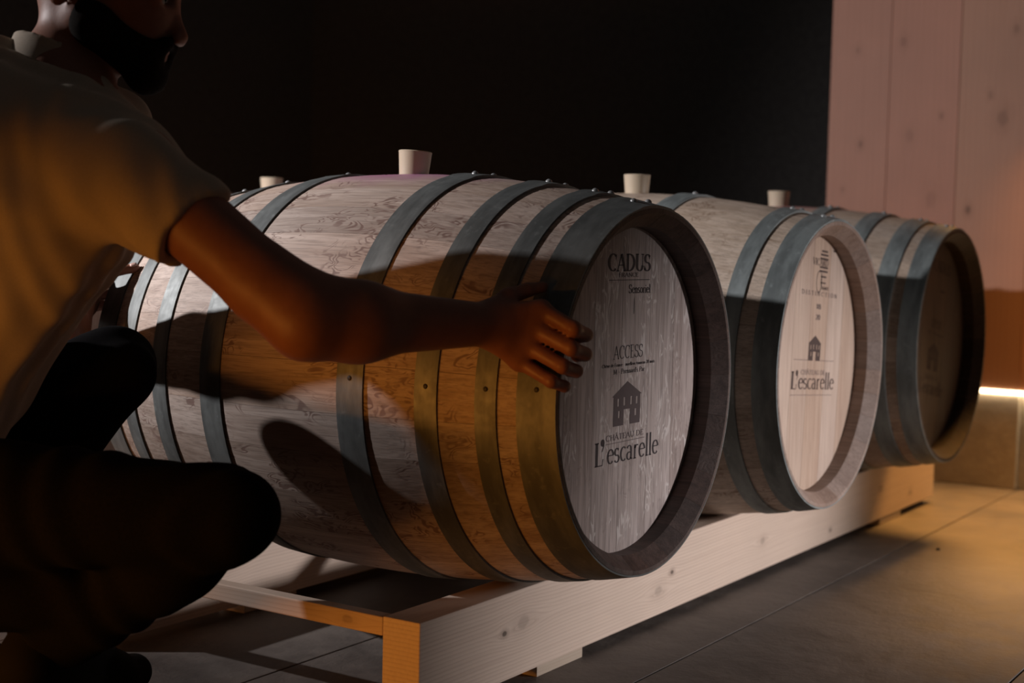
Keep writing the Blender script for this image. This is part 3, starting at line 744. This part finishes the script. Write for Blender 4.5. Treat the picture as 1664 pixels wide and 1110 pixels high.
C_.cut(hemR, ua, hemR-.11+np.maximum(ua, 0)*.05, hemR+.16)
def folds(x, y, z):
    d = (x-shR[0])*.3+(y-shR[1])*.9; q = (z-shR[2])
    a = np.arctan2(q+.13, d+.02); r = np.sqrt((q+.13)**2+(d+.02)**2)
    f = .0035*np.sin(a*9+4*r*8)*np.clip(r*6, 0, 1)
    f += .003*np.sin(26*z+9*np.sin(14*x+6*y)+11*y)+.0015*np.sin(60*x+30*z+5*np.sin(30*y))
    return f
C_.wrinkle(folds)
C_.cone(hemR-ua*.015+A(0, 0, -.008), hemR+ua*.1+A(0, 0, -.008), .047, .047, .004, 'sub')
C_.cone(neck+A(0, 0, -.03), H(-.035, -.06), .062, .062, .006, 'sub')
shirt = field_obj('shirt', C_, SHIRT, person, 2); del C_
# collar
K = Field((-.80, .48, .85), (-.50, .78, 1.08), .004); nu = H(-.035, -.06)-neck; nu = nu/np.linalg.norm(nu)
K.cone(neck+nu*-.015+A(-.005, .01, 0), neck+nu*.045+A(-.008, .012, 0), .078, .068, .004); K.cut(neck+nu*.05, nu, neck-.2, neck+.2); K.cut(neck-nu*.03, -nu, neck-.2, neck+.2)
K.cone(neck-nu*.08, neck+nu*.12, .060, .060, .003, 'sub'); field_obj('collar', K, SHIRT, person, 1); del K
# trousers
T = Field((-1.06, .16, .05), (-.36, 1.02, .66), .006)
T.cone(pelvis-lat*.05, pelvis+lat*.05, .135, .135, .05)
for h_, k_, a_ in ((hipR, knR, anR), (hipL, knL, anL)):
    T.cone(pelvis+(h_-pelvis)*.5, h_, .115, .105, .05); T.cone(h_, k_, .100, .065, .04); T.cone(k_, a_+(k_-a_)*.1, .062, .047, .015)
T.cone((-.82, .74, .27), (-.68, .56, .24), .10, .075, .05); T.cone(knR+(anR-knR)*.3, anR, .07, .062, .03)
T.wrinkle(lambda x, y, z: .003*np.sin(40*x+25*z+6*np.sin(20*y)))
field_obj('trousers', T, TROUSER, person, 2); del T
# shoes
def shoe(an, toe, heel_z):
    an, toe = A(*an), A(*toe); lo = np.minimum(an, toe)-.12; hi = np.maximum(an, toe)+.12; lo[2] = -.01
    Fd = Field(lo, hi, .005); d = toe-an; d[2] = 0; d /= np.linalg.norm(d); heel = an-d*.05; heel[2] = heel_z
    ball = toe-d*.06; ball[2] = .034
    Fd.cone(heel+A(0, 0, .03), ball, .036, .036, .02); Fd.cone(ball, toe+A(0, 0, .012), .038, .030, .02); Fd.cone(an+A(0, 0, .02), heel+A(0, 0, .03), .045, .04, .03); Fd.cone(an, ball+A(0, 0, .012), .042, .036, .03)
    Fd.cut((0, 0, .002), (0, 0, -1), lo, hi); return field_obj('shoe', Fd, SHOE, person, 1)
shoe(anR, (-.465, .668, .022), .075); shoe(anL, (-.56, .79, .022), .02)
# hair and beard
hf, hu = RT*.96-UP*.28, RT*.28+UP*.96
Hf = Field(hd-.16, hd+.16, .004); Hf.ell(H(-.010, .014), (hf, hu, FW), (.102, .109, .080), .01)
Hf.cut(H(.045, 0), hf-hu*.55, hd-.16, hd+.16); Hf.cut(H(-.02, -.05), -hu*.9-hf*.2, hd-.16, hd+.16); field_obj('hair', Hf, HAIR, person, 1)
Hf = Field(hd-.2, hd+.14, .004)
for s_ in (-1, 1): Hf.cone(H(-.022, -.035, s_*.056), H(-.008, -.07, s_*.053), .012, .024, .012); Hf.cone(H(-.008, -.07, s_*.050), H(.050, -.124, s_*.017), .027, .026, .02)
Hf.cone(H(.088, -.093, -.016), H(.088, -.093, .016), .0085, .0085, .006)
for s_ in (-1, 1): Hf.cone(H(.088, -.093, s_*.016), H(.066, -.118, s_*.026), .008, .014, .008); Hf.cone(H(.0, -.075, s_*.045), H(.055, -.108, s_*.028), .03, .024, .02)
Hf.ell(H(.058, -.137), (hf, hu, FW), (.026, .026, .030), .02)
field_obj('beard', Hf, HAIR, person, 1)
# nails that show
def nail(p, nrm, along, ln=.012, wd=.010):
    n_ = Vector(nrm).normalized(); a_ = Vector(along).normalized(); a_ = (a_-n_*a_.dot(n_)).normalized(); s_ = n_.cross(a_)
    V, F = [], []
    for i in range(5):
        for j in range(5):
            u, v = i/2-1, j/2-1; sq = 1-.25*u*u
            q = Vector(p)+a_*(u*ln/2)+s_*(v*wd/2*sq)+n_*(-.0022*v*v-.0006*u*u)
            V.append(q-Vector(person.location))
    for i in range(4):
        for j in range(4): k = i*5+j; F.append((k, k+1, k+6, k+5))
    o = mesh_obj('fingernail', V, F, NAILM, person, smooth=180)
    md = o.modifiers.new('thickness', 'SOLIDIFY'); md.thickness = .0008; md.offset = 0
    return o
nail((-.2655, .8945, .6755), (-.55, -.35, .75), (.03, -.021, .006))
# eyes
EYE = plain('eye_white', (.55, .5, .46), .25); PUPIL = plain('eye_pupil', (.015, .01, .008), .2)
def ball(r, seg=14, rings=8):
    V = [(r*math.sin(PI*i/rings)*math.cos(2*PI*j/seg), r*math.sin(PI*i/rings)*math.sin(2*PI*j/seg), r*math.cos(PI*i/rings)) for i in range(rings+1) for j in range(seg)]
    return V, [(i*seg+j, i*seg+(j+1) % seg, (i+1)*seg+(j+1) % seg, (i+1)*seg+j) for i in range(rings) for j in range(seg)]
for s_ in (-1, 1):
    c = Vector(H(.0805, -.032, s_*.029))-Vector(person.location)
    e = mesh_obj('eye', *ball(.0115), EYE, person, c, smooth=180)
    mesh_obj('pupil', *ball(.0058), PUPIL, e, Vector(RT)*.0072+Vector(UP)*-.0015, smooth=180)
